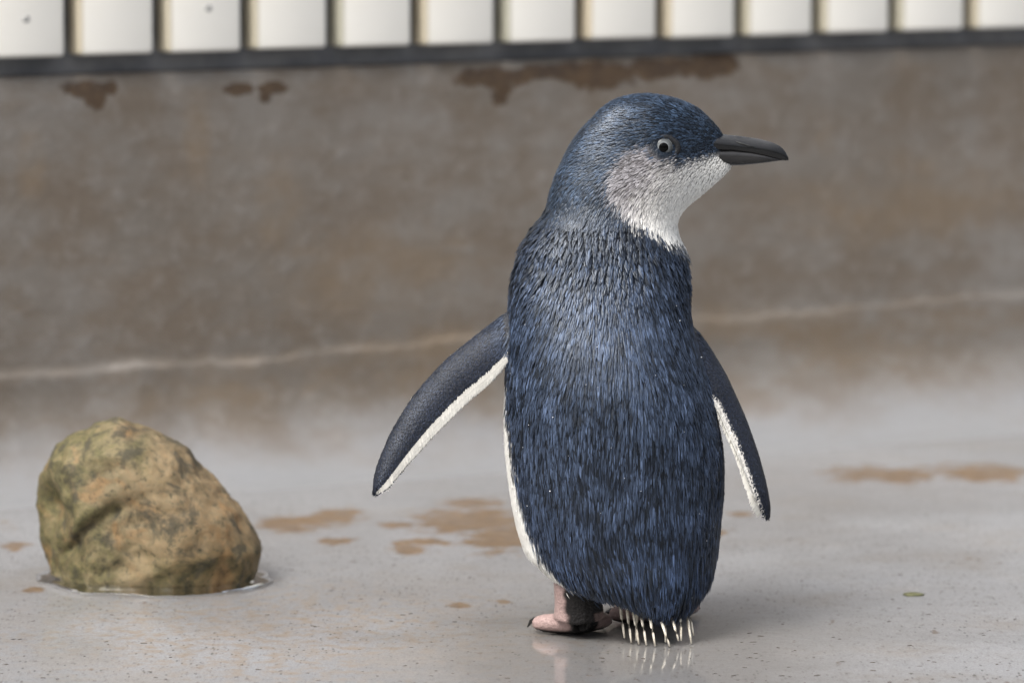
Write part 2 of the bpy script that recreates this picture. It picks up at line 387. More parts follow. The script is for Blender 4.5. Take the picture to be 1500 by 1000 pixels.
m.set(Base_Color=col, Specular_IOR_Level=0.25, Roughness=m.ramp(n2, 0.3, 0.7, 0.5, 0.75), Normal=m.bump(m.math('ADD', n3, m.math('MULTIPLY', n5, 0.4)), 0.6, 0.002))
rme.materials.append(m.m)
rock = bpy.data.objects.new('rock', rme); C.objects.link(rock)
tag(rock, 'mossy green and orange brown boulder sitting in a shallow puddle', 'rock')

# puddle round the rock: a thin sheet whose rim climbs the stone and tapers to the floor
m = NT('water_film')
m.n.remove(m.b)
fr = m.n.new('ShaderNodeFresnel'); fr.inputs['IOR'].default_value = 1.33
tr = m.n.new('ShaderNodeBsdfTransparent'); tr.inputs[0].default_value = (0.95, 0.95, 0.94, 1)
gl = m.n.new('ShaderNodeBsdfGlossy'); gl.inputs['Roughness'].default_value = 0.06
mx = m.n.new('ShaderNodeMixShader'); m.l.new(fr.outputs[0], mx.inputs[0]); m.l.new(tr.outputs[0], mx.inputs[1]); m.l.new(gl.outputs[0], mx.inputs[2])
bn = m.bump(m.noise(25, 2, 0.5), 0.08, 0.003); m.l.new(bn, gl.inputs['Normal']); m.l.new(bn, fr.inputs['Normal'])
m.l.new(mx.outputs[0], m.out.inputs[0]); WATER_M = m.m
base = np.array([np.array(v.co) for v in rme.vertices]); near = base[(base[:, 2] > 0.0) & (base[:, 2] < 0.008)]
bc = near.mean(0); NA = 96
bang = np.arctan2(near[:, 1]-bc[1], near[:, 0]-bc[0]); br = np.hypot(near[:, 0]-bc[0], near[:, 1]-bc[1])
rings = []
prof = [(-0.006, 0.006), (-0.001, 0.0052), (0.0012, 0.0034), (0.004, 0.0024), (0.009, 0.0020), (0.25, 0.0019), (0.5, 0.0018), (0.8, 0.0016), (0.93, 0.0012), (1.0, 0.0003)]
for k, (u, z) in enumerate(prof):
    rg = []
    for j in range(NA):
        t = 2*math.pi*j/NA - math.pi
        sel = np.abs((bang - t + math.pi) % (2*math.pi) - math.pi) < 0.09
        r0 = br[sel].max() if sel.any() else br.mean()
        w = 0.0085 + 0.003*mnoise.noise((math.cos(t)*1.6, math.sin(t)*1.6, 3)) + 0.002*mnoise.noise((math.cos(t)*6, math.sin(t)*6, 8))
        r = r0 + (u if u < 0.02 else 0.009 + (w-0.009)*u)
        rg.append(np.array([bc[0] + r*math.cos(t), bc[1] + r*math.sin(t), z]))
    rings.append(rg)
v, f = loft(rings, cap=False)
pud = mesh_obj('puddle', v, f, WATER_M); tag(pud, 'clear shallow water ringing the base of the mossy boulder', 'puddle', kind='structure')

# ================================================================== THE PENGUIN
Y0 = 2.955
def P(px, py, dy=0.0): return at_y(px, py, Y0 + dy)
def PX(v):            # world -> bird profile plane coordinates in photo-pixel units (local to the bird, constant scale)
    return None
# ---- body sections: y, left, right, depth towards the tail side (-), depth towards the belly (+), all in pixels
BODY = [(138, 933, 957, 13, 13), (141, 915, 978, 26, 26), (146, 900, 997, 37, 37), (155, 886, 1018, 47, 47), (170, 870, 1038, 55, 55), (185, 855, 1052, 60, 60),
        (197, 845, 1062, 62, 62), (210, 836, 1066, 64, 64), (225, 828, 1070, 70, 68), (240, 821, 1078, 72, 69), (255, 814, 1064, 74, 70), (270, 809, 1047, 75, 71), (285, 804, 1028, 75, 72),
        (300, 803, 1006, 76, 74), (315, 797, 994, 79, 79), (330, 785, 990, 83, 86), (350, 772, 994, 89, 96), (375, 760, 1004, 94, 108), (400, 753, 1009, 99, 120), (450, 746, 1009, 117, 134),
        (500, 744, 1018, 137, 144), (550, 741, 1033, 151, 150), (600, 738, 1047, 157, 156), (650, 739, 1057, 156, 158), (700, 744, 1060, 151, 156), (750, 752, 1056, 150, 150),
        (790, 762, 1052, 145, 138), (820, 777, 1048, 147, 118), (845, 796, 1044, 147, 90), (865, 822, 1036, 145, 60), (885, 880, 1024, 141, 10), (900, 908, 1012, 135, -40), (912, 935, 1002, 125, -70), (918, 952, 990, 112, -88)]
BODY = [((y if y <= 790 else 790 + (y-790)*0.74), *r) for y, *r in BODY]
ys = np.concatenate([np.arange(138, 160, 2.0), np.arange(160, 360, 5.0), np.arange(360, 800, 12.0), np.arange(800, 880, 4.0), np.arange(880, 886, 2.0)])
row = interp_rows(BODY, ys)
row = np.stack([smooth1(row[:, k], 3) for k in range(4)], 1)
NB = 72; rings = []
for y, (L, Rr, b, f) in zip(ys, row):
    ctr = P((L+Rr)/2, y); k = 1/SC
    rg = []
    head = np.clip((318 - y)/30, 0, 1)
    for j in range(NB):
        t = 2*math.pi*j/NB; c, s = math.cos(t), math.sin(t)
        e = 2/2.25; c2 = math.copysign(abs(c)**e, c); s2 = math.copysign(abs(s)**e, s)
        X = (L+Rr)/2 + (Rr-L)/2*c2
        dep = ((f+b)/2*s2 + (f-b)/2)
        if head > 0:                         # skull is widest behind the eye and narrows to the bill
            u = np.clip((X - 962)/108, 0, 1); tap = 1 - 0.80*u**1.35
            xx = np.clip((X - L)/(Rr - L), 0, 1)
            dh = (f if s > 0 else b)*math.copysign(1, s)*(abs(s2))*tap
            dep = dep*(1-head) + dh*head
        p = P(X, y); p[1] = Y0 + dep*k
        # keep true width at its own depth (no fanning with distance)
        rg.append(p)
    rings.append(rg)
torso = loft(rings)

def resample(pl, n):
    pl = np.array(pl, float); d = np.r_[0, np.cumsum(np.hypot(*np.diff(pl[:, :2], axis=0).T))]
    t = np.linspace(0, d[-1], n); return np.stack([np.interp(t, d, pl[:, k]) for k in range(pl.shape[1])], 1)
NS, NC = 44, 24
def flipper(lead, trail, th0, th1):
    A, B = resample(lead, NS), resample(trail, NS); A = np.stack([smooth1(A[:, k], 3) for k in range(3)], 1); B = np.stack([smooth1(B[:, k], 3) for k in range(3)], 1)
    rings = []; info = []
    for i in range(NS):
        a, b = P(A[i, 0], A[i, 1], A[i, 2]), P(B[i, 0], B[i, 1], B[i, 2])
        span = P(*A[min(i+1, NS-1)]) - P(*A[max(i-1, 0)]); span /= np.linalg.norm(span)
        ch = b - a; nrm = np.cross(span, ch); nrm /= max(np.linalg.norm(nrm), 1e-9)
        if nrm[1] > 0: nrm = -nrm
        t = i/(NS-1); th = th0 + (th1-th0)*t; th *= min(1, (1-t)*14 + 0.35)
        rg = []
        for j in range(NC):
            q = 2*math.pi*j/NC; u = 0.5 - 0.5*math.cos(q)
            hh = th*math.sin(q)*(1.0 - 0.62*u)
            bow = 0.0025*math.sin(math.pi*u)
            rg.append(a + ch*u + nrm*(hh + bow)); info.append((t, u))
        rings.append(rg)
    return loft(rings), info
FL_lead = [(800, 425, .0), (765, 440, -.0), (738, 459, -.004), (700, 487, -.008), (650, 527, -.014), (605, 577, -.021), (572, 630, -.027), (551, 680, -.032), (545, 706, -.034), (548, 723, -.035)]
FL_trail = [(810, 520, -.010), (785, 528, -.012), (752, 528, -.016), (722, 561, -.019), (690, 588, -.022), (640, 638, -.028), (600, 682, -.034), (577, 708, -.037), (563, 721, -.038), (552, 727, -.038)]
FR_lead = [(960, 440, .012), (985, 450, .012), (1010, 469, .012), (1036, 502, .012), (1062, 551, .012), (1087, 605, .010), (1107, 660, .006), (1120, 710, .002), (1123.5, 743, .0), (1122, 758, .0)]
FR_trail = [(940, 560, -.010), (975, 572, -.012), (1018, 582, -.012), (1048, 592, -.012), (1060, 622, -.013), (1076, 655, -.015), (1092, 697, -.017), (1105, 731, -.017), (1113, 750, -.014), (1119, 762, -.010)]
(flL, infL), (flR, infR) = flipper(FL_lead, FL_trail, 0.0052, 0.0026), flipper(FR_lead, FR_trail, 0.0052, 0.0026)

# ---- legs and webbed feet
def G(px, py, z): return on_ground(px, py, z)
legs = []; claws_spec = []
def leg(top, ankle, r0, r1, toes):
    parts = []
    a, b = np.array(top), np.array(ankle)
    pts = [a + (b-a)*t for t in np.linspace(0, 1, 7)]
    rr = np.interp(np.linspace(0, 1, 7), [0, 0.35, 0.75, 1], [r0, r1*1.02, r1, r1*1.08])
    parts.append(tube(pts, rr, 14, [1.0]*7))
    tips = []
    for tip, w in toes:
        tip = np.array(tip); st = np.array([b[0], b[1], 0.0085])
        dirv = tip - st; pts = [st + dirv*t for t in (0, 0.25, 0.5, 0.75, 0.92, 1.0)]
        for q, z in zip(pts, (0.0095, 0.0085, 0.0075, 0.0068, 0.0060, 0.0050)): q[2] = z
        parts.append(tube(pts, [0.0085, 0.0075, 0.0068, 0.0064, 0.0052, 0.0028], 10, [0.85]*6)); tips.append((pts[-1], dirv/np.linalg.norm(dirv)))
    # web: low wedge between neighbouring toes
    for (t1, _), (t2, _) in zip(toes[:-1], toes[1:]):
        t1, t2 = np.array(t1), np.array(t2); st = np.array([b[0], b[1], 0])
        Q = [st + (t1-st)*0.06, st + (t1-st)*0.80, st + ((t1+t2)/2 - st)*0.66, st + (t2-st)*0.80]
        parts.append(([np.array([q[0], q[1], z]) for z in (0.0006, 0.0052) for q in Q], [(3, 2, 1, 0), (4, 5, 6, 7), (0, 1, 5, 4), (1, 2, 6, 5), (2, 3, 7, 6), (3, 0, 4, 7)]))
    return parts, tips
an1 = on_ground(848, 932); an1[2] = 0.012
tp1 = at_y(846, 835, an1[1] - 0.004)
p1, tips1 = leg(tp1, an1, 0.0150, 0.0145, [(on_ground(782, 926), 1), (np.array([an1[0]+0.004, an1[1]+0.050, 0]), 1), (on_ground(890, 921), 1)])
an2 = on_ground(965, 915); an2[2] = 0.012
tp2 = at_y(965, 825, an2[1] - 0.010)
p2, tips2 = leg(tp2, an2, 0.0150, 0.0140, [(on_ground(893, 913), 1), (np.array([an2[0]-0.024, an2[1]+0.050, 0]), 1), (np.array([an2[0]+0.024, an2[1]+0.034, 0]), 1)])
legsM = merge(p1 + p2)

# ---- one continuous body: union by voxel remesh, then relax
V, F = merge([torso, flL, flR, legsM])
tmp = mesh_obj('temporary_shell', V, F)
rm = tmp.modifiers.new('r', 'REMESH'); rm.mode = 'VOXEL'; rm.voxel_size = 0.00125; rm.use_smooth_shade = True
dg = bpy.context.evaluated_depsgraph_get()
bme = bpy.data.meshes.new_from_object(tmp.evaluated_get(dg)); bme.name = 'body'
bpy.data.objects.remove(tmp)
nv = len(bme.vertices); co = np.empty(nv*3); bme.vertices.foreach_get('co', co); co = co.reshape(-1, 3)
ed = np.empty(len(bme.edges)*2, int); bme.edges.foreach_get('vertices', ed); ed = ed.reshape(-1, 2)
deg = np.bincount(ed.ravel(), minlength=nv).astype(float)
def relax(x, it, lam):
    for k in range(it):
        acc = np.zeros_like(x)
        for c in range(3):
            acc[:, c] = np.bincount(ed[:, 0], x[ed[:, 1], c], nv) + np.bincount(ed[:, 1], x[ed[:, 0], c], nv)
        x = x + lam[k % len(lam)]*(acc/deg[:, None] - x)
    return x
co = relax(co, 24, [0.6, -0.62])
# region of every vertex: nearest source
def bvh(vf): return BVHTree.FromPolygons([tuple(v) for v in vf[0]], [tuple(f) for f in vf[1]])
tT, tL, tR, tG = bvh(torso), bvh(flL), bvh(flR), bvh(legsM)
def region(p):
    p = Vector(p); ds = []
    for tr in (tT, tL, tR, tG):
        r = tr.find_nearest(p, 0.02); ds.append(r[3] if r[0] is not None else 1)
    return int(np.argmin(ds))
# extra relaxing on the torso only (hides the section steps)
reg = np.array([region(p) for p in co])
co2 = relax(co, 12, [0.5]); blend = np.zeros(nv); blend[reg == 0] = 1
for _ in range(10): blend = 0.5*blend + 0.5*(np.bincount(ed[:, 0], blend[ed[:, 1]], nv) + np.bincount(ed[:, 1], blend[ed[:, 0]], nv))/deg
co = co + (co2-co)*blend[:, None]
bme.vertices.foreach_set('co', co.ravel()); bme.update()
bme.polygons.foreach_set('use_smooth', [True]*len(bme.polygons))
nrm = np.empty(nv*3); bme.vertices.foreach_get('normal', nrm); nrm = nrm.reshape(-1, 3)

# ---- colours of the plumage, in the bird's own coordinates
def prof_px(p):      # bird-plane coordinates (x right, y down), metric scale
    p = np.atleast_2d(p)
    # position projected straight onto the bird's vertical mid plane (orthographic along Y)
    zt = np.array([P(900, y)[2] for y in (100, 1000)])
    y = 100 + (zt[0] - p[:, 2])/(zt[0]-zt[1])*900
    kx = np.interp(y, [100, 1000], [(P(1000, 100)-P(900, 100))[0]/100, (P(1000, 1000)-P(900, 1000))[0]/100])
    x = 750 + p[:, 0]/kx
    return x, y
FACE_A = R(24)
FACING = np.array([-math.sin(FACE_A), math.cos(FACE_A), 0])
CHEEK = np.array([(1050, 224), (1018, 232), (994, 236), (984, 227), (966, 226), (948, 212), (930, 213), (908, 224), (896, 240), (887, 262), (893, 284), (916, 304), (950, 325), (985, 343), (1000, 356), (1016, 330), (1075, 290), (1120, 250), (1090, 232)], float)
def sdist(x, y, poly):
    d = np.full(x.shape, 1e9); ins = np.zeros(x.shape, bool)
    for i in range(len(poly)):
        a, b = poly[i], poly[(i+1) % len(poly)]; e = b-a
        t = np.clip(((x-a[0])*e[0] + (y-a[1])*e[1])/(e@e), 0, 1)
        d = np.minimum(d, np.hypot(x-a[0]-t*e[0], y-a[1]-t*e[1]))
        c = ((a[1] > y) != (b[1] > y)) & (x < (b[0]-a[0])*(y-a[1])/((b[1]-a[1]) + 1e-12) + a[0]); ins ^= c
    return np.where(ins, -d, d)
def vnoise(p, sc, off=0.0):
    return np.array([mnoise.noise((a*sc+off, b*sc, c*sc)) for a, b, c in p])
def sm(a, b, x): t = np.clip((x-a)/(b-a), 0, 1); return t*t*(3-2*t)
def plum(p, n, jit=0.0):
    """-> base colour (N,3), white weight (N)"""
    x, y = prof_px(p); N = len(x)
    nz = vnoise(p, 90); nz2 = vnoise(p, 320, 5.0)
    # blue slate
    t = np.clip(0.5 + 0.35*nz2 + 0.3*nz + jit*rng.normal(0, 0.16, N), 0, 1)[:, None]**1.3
    blue = np.array([0.002, 0.0040, 0.0088])*(1-t) + np.array([0.058, 0.082, 0.136])*t
    crown = (sm(330, 290, y))[:, None]; nape = (sm(262, 300, y)*sm(372, 338, y))[:, None]
    blue = blue*(1-crown) + crown*(np.array([0.002, 0.0045, 0.009])*(1-t) + np.array([0.038, 0.062, 0.104])*t)
    blue = blue*(1 - 0.5*nape)
    # face
    d = sdist(x, y, CHEEK) + 5*nz + 4*rng.normal(0, 1, N)*jit
    fw = sm(7, -7, d)
    g = sm(0, 1, ((x-925)*0.70 + (y-248)*0.72)/95 + 0.10*nz + jit*rng.normal(0, 0.08, N))[:, None]
    mott = np.clip(0.5 + 0.9*nz2 + jit*rng.normal(0, 0.35, N), 0, 1)[:, None]
    cheek = np.array([0.085, 0.075, 0.074])*(1-mott) + np.array([0.25, 0.236, 0.245])*mott
    white = np.array([0.76, 0.75, 0.71])
    face = cheek*(1-g) + white*g
    # belly by azimuth round the body
    nn = n.copy(); nn[:, 2] = 0; nn /= np.maximum(np.linalg.norm(nn, axis=1, keepdims=True), 1e-6)
    az = np.degrees(np.arccos(np.clip(nn@FACING, -1, 1)))
    thr = np.interp(y, [345, 380, 480, 560, 620, 700, 780, 830, 860, 880], [38, 40, 52, 74, 82, 88, 99, 110, 114, 95])
    rightside = (nn[:, 0] > 0); thr = np.where(rightside, np.minimum(thr, 98), thr)
    bw = sm(4, -4, az - thr + 5*nz + jit*rng.normal(0, 2, N)) * sm(335, 352, y)
    col = blue*(1-fw[:, None]) + face*fw[:, None]
    col = col*(1-bw[:, None]) + white*bw[:, None]
    return col, np.maximum(fw*g[:, 0], bw), fw
def set_col(me, name, arr):
    a = me.color_attributes.new(name, 'FLOAT_COLOR', 'POINT')
    c = np.ones((len(arr), 4), np.float32); c[:, :3] = arr; a.data.foreach_set('color', c.ravel())
bcol, _, _ = plum(co, nrm); bcol = bcol*0.35
def flip_tu(p, tree, info):
    ts = np.zeros(len(p)); us = np.zeros(len(p))
    for i, q in enumerate(p):
        r = tree.find_nearest(Vector(q))
        fi = r[2]
        ts[i], us[i] = info[fi] if fi < (NS-1)*NC else (1.0, 0.9)
    return ts, us
SLATE = np.array([0.014, 0.016, 0.022])
for k, tr, inf in ((1, tL, infL), (2, tR, infR)):
    idx = np.where(reg == k)[0]; t, u = flip_tu(co[idx], tr, inf)
    back = nrm[idx, 1] > 0.2
    w = sm(0.76, 0.80, u) * (t > 0.12); w = np.where(back, 1, w)[:, None]
    bcol[idx] = SLATE*(1-w) + np.array([0.60, 0.58, 0.54])*w
idx = np.where(reg == 3)[0]
def leg_colour(p):
    a1 = p[:, 0] < (an1[0] + an2[0])/2
    ax = np.where(a1, an1[0], an2[0]); ay = np.where(a1, an1[1], an2[1])
    nz = vnoise(p, 160)*0.003
    # heel side and soles black; pink on the upper front of toes and outer shank
    dx = p[:, 0]-ax + nz; dy = p[:, 1]-ay
    pink = np.where(p[:, 2] > 0.016, sm(-0.0040, -0.0075, dx - 0.2*dy), sm(0.0022, 0.0042, p[:, 2] + nz*0.3)*np.clip(sm(-0.005, -0.009, dx) + sm(0.009, 0.013, dx) + sm(0.012, 0.02, dy), 0, 1))
    pk = np.array([0.30, 0.215, 0.20])*(1 + 0.15*vnoise(p, 600)[:, None])
    return pk*pink[:, None] + np.array([0.010, 0.009, 0.009])*(1-pink[:, None])
bcol[idx] = leg_colour(co[idx])
set_col(bme, 'tint', bcol)
m = NT('penguin_skin'); a = m.noise(900, 3, 0.6)
m.set(Base_Color=m.attr('tint'), Specular_IOR_Level=0.2, Roughness=0.42, Normal=m.bump(m.math('ADD', a, m.voronoi(620)), 0.6, 0.0007)); SKIN_M = m.m
bme.materials.append(SKIN_M)

peng = bpy.data.objects.new('penguin', None); C.objects.link(peng)
peng.location = (float((an1[0]+an2[0])/2), float((an1[1]+an2[1])/2), 0)
tag(peng, 'small blue penguin seen from behind, head turned to the side, flippers held out', 'penguin')
def child(o, parent=peng):
    """parent without moving"""
    o.parent = parent; o.matrix_parent_inverse = Matrix.Translation(peng.location).inverted() if parent is peng else Matrix.Identity(4)
    return o
body = bpy.data.objects.new('body', bme); C.objects.link(body); child(body)

# ---- feathers
m = NT('feather'); a = m.noise(1500, 2, 0.6)
m.set(Base_Color=m.attr('tint'), Roughness=m.ramp(m.noise(120, 3, 0.6), 0.35, 0.65, 0.28, 0.42), Normal=m.bump(a, 0.25, 0.0005))
m.b.inputs['Specular IOR Level'].default_value = 0.45; m.b.inputs['Specular Tint'].default_value = (0.80, 0.88, 1.0, 1); FEATHER_M = m.m
FLIP_M = m.m.copy(); FLIP_M.name = 'flipper_feather'; fb = FLIP_M.node_tree.nodes['Principled BSDF']; fb.inputs['Specular IOR Level'].default_value = 0.16
tri = np.array([t.vertices[:] for t in (bme.calc_loop_triangles() or bme.loop_triangles)])
A, B_, C_ = co[tri[:, 0]], co[tri[:, 1]], co[tri[:, 2]]
area = 0.5*np.linalg.norm(np.cross(B_-A, C_-A), axis=1)
treg = reg[tri[:, 0]]
def sample(mask, cell, over=5):
    ids = np.where(mask)[0]; ar = area[ids]; n = int(ar.sum()/(cell*cell)*over)
    pick = ids[rng.choice(len(ids), n, p=ar/ar.sum())]
    r1 = np.sqrt(rng.random(n)); r2 = rng.random(n); w = np.stack([1-r1, r1*(1-r2), r1*r2], 1)
    p = np.einsum('ij,ijk->ik', w, co[tri[pick]]); q = np.einsum('ij,ijk->ik', w, nrm[tri[pick]]); q /= np.linalg.norm(q, axis=1, keepdims=True)
    key = np.floor(p/cell).astype(np.int64); h = (key[:, 0]*73856093) ^ (key[:, 1]*19349663) ^ (key[:, 2]*83492791)
    _, first = np.unique(h, return_index=True)
    return p[first], q[first]
def unit(v): return v/np.maximum(np.linalg.norm(v, axis=1, keepdims=True), 1e-9)
def feathers(name, p, n, d, L, W, lift, colr, tipmul=1.0, ridge=0.28, sink=0.0004, shaft=1.35, edge_=0.4, curl=0.25, mat=None, white=None):
    N = len(p)
    if white is not None: shaft = (shaft + (1.0-shaft)*white)[:, None]; edge_ = (edge_ + (0.94-edge_)*white)[:, None]
    d = unit(d - n*np.sum(d*n, 1, keepdims=True)); s = np.cross(n, d)
    rows = [(0.0, 0.55), (0.38, 1.0), (0.75, 0.8)]
    Vv = np.empty((N, 10, 3)); Cc = np.empty((N, 10, 3)); k = 0
    for t, w in rows:
        c = p + d*(L*t)[:, None] + n*((lift*t - curl*lift*t*t)*L - sink*(1-t))[:, None]
        hw = (W*w*0.5)[:, None]
        Vv[:, k] = c - s*hw; Vv[:, k+1] = c + n*(W*ridge*w)[:, None]; Vv[:, k+2] = c + s*hw
        f = 0.75 + 0.35*t
        Cc[:, k] = colr*f*edge_; Cc[:, k+1] = colr*f*shaft; Cc[:, k+2] = colr*f*edge_
        k += 3
    Vv[:, 9] = p + d*L[:, None] + n*((lift - curl*lift)*L)[:, None]; Cc[:, 9] = colr*tipmul
    me = bpy.data.meshes.new(name)
    quads = np.array([(0, 3, 4, 1), (1, 4, 5, 2), (3, 6, 7, 4), (4, 7, 8, 5)]); tris = np.array([(6, 9, 7), (7, 9, 8)])
    off = (np.arange(N)*10)[:, None, None]
    Q = (quads[None] + off).reshape(-1, 4); T = (tris[None] + off).reshape(-1, 3)
    me.vertices.add(N*10); me.vertices.foreach_set('co', Vv.ravel())
    me.loops.add(Q.size + T.size); me.loops.foreach_set('vertex_index', np.r_[Q.ravel(), T.ravel()])
    me.polygons.add(len(Q)+len(T))
    ls = np.r_[np.arange(len(Q))*4, Q.size + np.arange(len(T))*3]; me.polygons.foreach_set('loop_start', ls)
    me.update(calc_edges=True); me.validate()
    me.polygons.foreach_set('use_smooth', [True]*len(me.polygons))
    set_col(me, 'tint', np.clip(Cc.reshape(-1, 3), 0, 1)); me.materials.append(mat or FEATHER_M)
    o = bpy.data.objects.new(name, me); C.objects.link(o); child(o); o['kind'] = 'stuff'
    print(name, N)
    return o
BILL = P(1062, 212); TAIL = P(965, 925, -0.055); EYE_PX = (970, 211)
def flow(p):
    x, y = prof_px(p)
    away = unit(p - (BILL + np.array([0.012, 0, 0])))
    down = np.tile(np.array([0, 0, -1.0]), (len(p), 1))
    tow = unit(TAIL - p)
    lowb = sm(650, 900, y)[:, None]*0.55
    dn = unit(down*(1-lowb) + tow*lowb)
    side = 0.34*((x-895)/150)[:, None]*np.array([1, 0, 0])*sm(620, 470, y)[:, None]*sm(320, 400, y)[:, None]
    dn = unit(dn + side)
    w = sm(215, 345, y)[:, None]
    hd = unit(away + 0.15*down)
    d = hd*(1-w) + dn*w
    q = np.stack([vnoise(p, 55, 1.0), vnoise(p, 55, 11.0), vnoise(p, 55, 21.0)], 1)
    return unit(d + 0.14*q + rng.normal(0, 0.04, p.shape))
def bill_free(p):
    x, y = prof_px(p)
    eye = np.hypot((x-EYE_PX[0])/1.25, y-EYE_PX[1]) > 15
    # bare base of the bill
    billzone = (x > np.interp(y, [190, 197, 222, 232, 241, 250], [1072, 1067, 1050, 1064, 1086, 1100]))
    return eye & ~billzone
tx, ty = prof_px((A+B_+C_)/3)
# wet feathers gather into tufts: bases near one seed share lift and tone and lean towards its axis
def tufts(p, n, d, L, cell, pull, zs, lim=(250, 2000)):
    q_, _ = sample((treg == 0) & (ty >= lim[0]) & (ty <= lim[1]), cell*0.4, 3); q_ = q_*np.array([1, 1, zs])
    q_ = q_[rng.permutation(len(q_))]
    key = np.floor(q_/cell).astype(np.int64); h = (key[:, 0]*73856093) ^ (key[:, 1]*19349663) ^ (key[:, 2]*83492791)
    sp_ = q_[np.unique(h, return_index=True)[1]]
    kd = KDTree(len(sp_))
    for i, q in enumerate(sp_): kd.insert(q, i)
    kd.balance()
    near = np.array([kd.find(q)[1] for q in p*np.array([1, 1, zs])])
    s = np.cross(n, d); off = np.sum((sp_[near]/np.array([1, 1, zs])-p)*s, 1)
    return s*(off/np.maximum(L, 1e-4)*pull)[:, None], rng.normal(0, 1, len(sp_))[near], np.abs(off)/cell
# head
p, n = sample((treg == 0) & (ty < 318 + 45*sm(925, 975, tx)), 0.00088)
k = bill_free(p); p, n = p[k], n[k]
x, y = prof_px(p); c, w, fw = plum(p, n, 1.0); N = len(p)
L = (0.0038 + 0.0028*sm(230, 340, y) - 0.0012*sm(980, 1050, x)*sm(300, 260, y))*rng.uniform(0.8, 1.2, N)
Wd = (0.00085 + 0.0005*sm(250, 340, y))*rng.uniform(0.8, 1.2, N)
d = flow(p); d = unit(d - n*np.sum(d*n, 1, keepdims=True))
dA, tA, oA = tufts(p, n, d, L, 0.0021, 0.6, 1.0, (0, 360)); d = unit(d + dA)
hb = (1 - np.maximum(w, fw))[:, None]; c = c*(1-hb) + hb*c*np.clip(1.3 + 0.3*tA - 1.7*np.clip(oA, 0, 0.8), 0.15, 1.8)[:, None]  # shade between tufts put into the head colour, stronger off the axis
feathers('head_feathers', p, n, d, L, Wd, 0.13 + 0.16*sm(265, 320, y) + 0.05*rng.normal(0, 1, N), c, 1.25, white=np.maximum(w, 0.85*fw), ridge=0.22)
# torso
p, n = sample((treg == 0) & (ty >= 296), 0.00118)
c, w, fw = plum(p, n, 1.0); x, y = prof_px(p); N = len(p)
isw = w > 0.5
L = (0.0054 + 0.0010*sm(300, 350, y) + 0.0038*sm(340, 520, y) + 0.0015*sm(700, 880, y))*rng.uniform(0.75, 1.2, N)
Wd = (0.00118 + 0.0001*sm(340, 480, y))*rng.uniform(0.75, 1.25, N)
lf = 0.17 - 0.105*sm(380, 480, y) + 0.022*rng.normal(0, 1, N)*(1+1.6*sm(460, 380, y)) + 0.03*vnoise(p, 120, 3.0)
d = flow(p)
d = unit(d - n*np.sum(d*n, 1, keepdims=True))
dA, tA, oA = tufts(p, n, d, L, 0.0040, 0.95, 0.75)
dB, tB, oB = tufts(p, n, d, L, 0.0025, 0.95, 0.22)
up_ = sm(450, 390, y); sel = rng.random(N) < up_
d = unit(d + np.where(sel[:, None], dA, dB)); trnd = np.where(sel, tA, tB); toff = np.where(sel, oA, oB)
lf = lf + np.abs(trnd)*(0.018 + 0.12*up_)
c = np.where((w < 0.5)[:, None], c*np.clip(1.35 + 0.22*trnd - 2.1*np.clip(toff, 0, 0.8), 0.12, 1.8)[:, None], c)  # dims away from the tuft axis: shaded gaps painted into the colour
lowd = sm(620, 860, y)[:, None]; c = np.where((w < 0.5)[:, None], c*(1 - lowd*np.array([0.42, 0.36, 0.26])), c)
b = isw
k = bill_free(p) & ~((fw > 0.5) & (y < 358)); p, n, d, L, Wd, lf, c, b = p[k], n[k], d[k], L[k], Wd[k], lf[k], c[k], b[k]
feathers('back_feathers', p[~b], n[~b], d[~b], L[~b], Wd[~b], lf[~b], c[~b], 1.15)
feathers('belly_feathers', p[b], n[b], d[b], L[b]*0.8, Wd[b], lf[b]*0.6, c[b], 1.0, shaft=1.0, edge_=0.93, ridge=0.15)
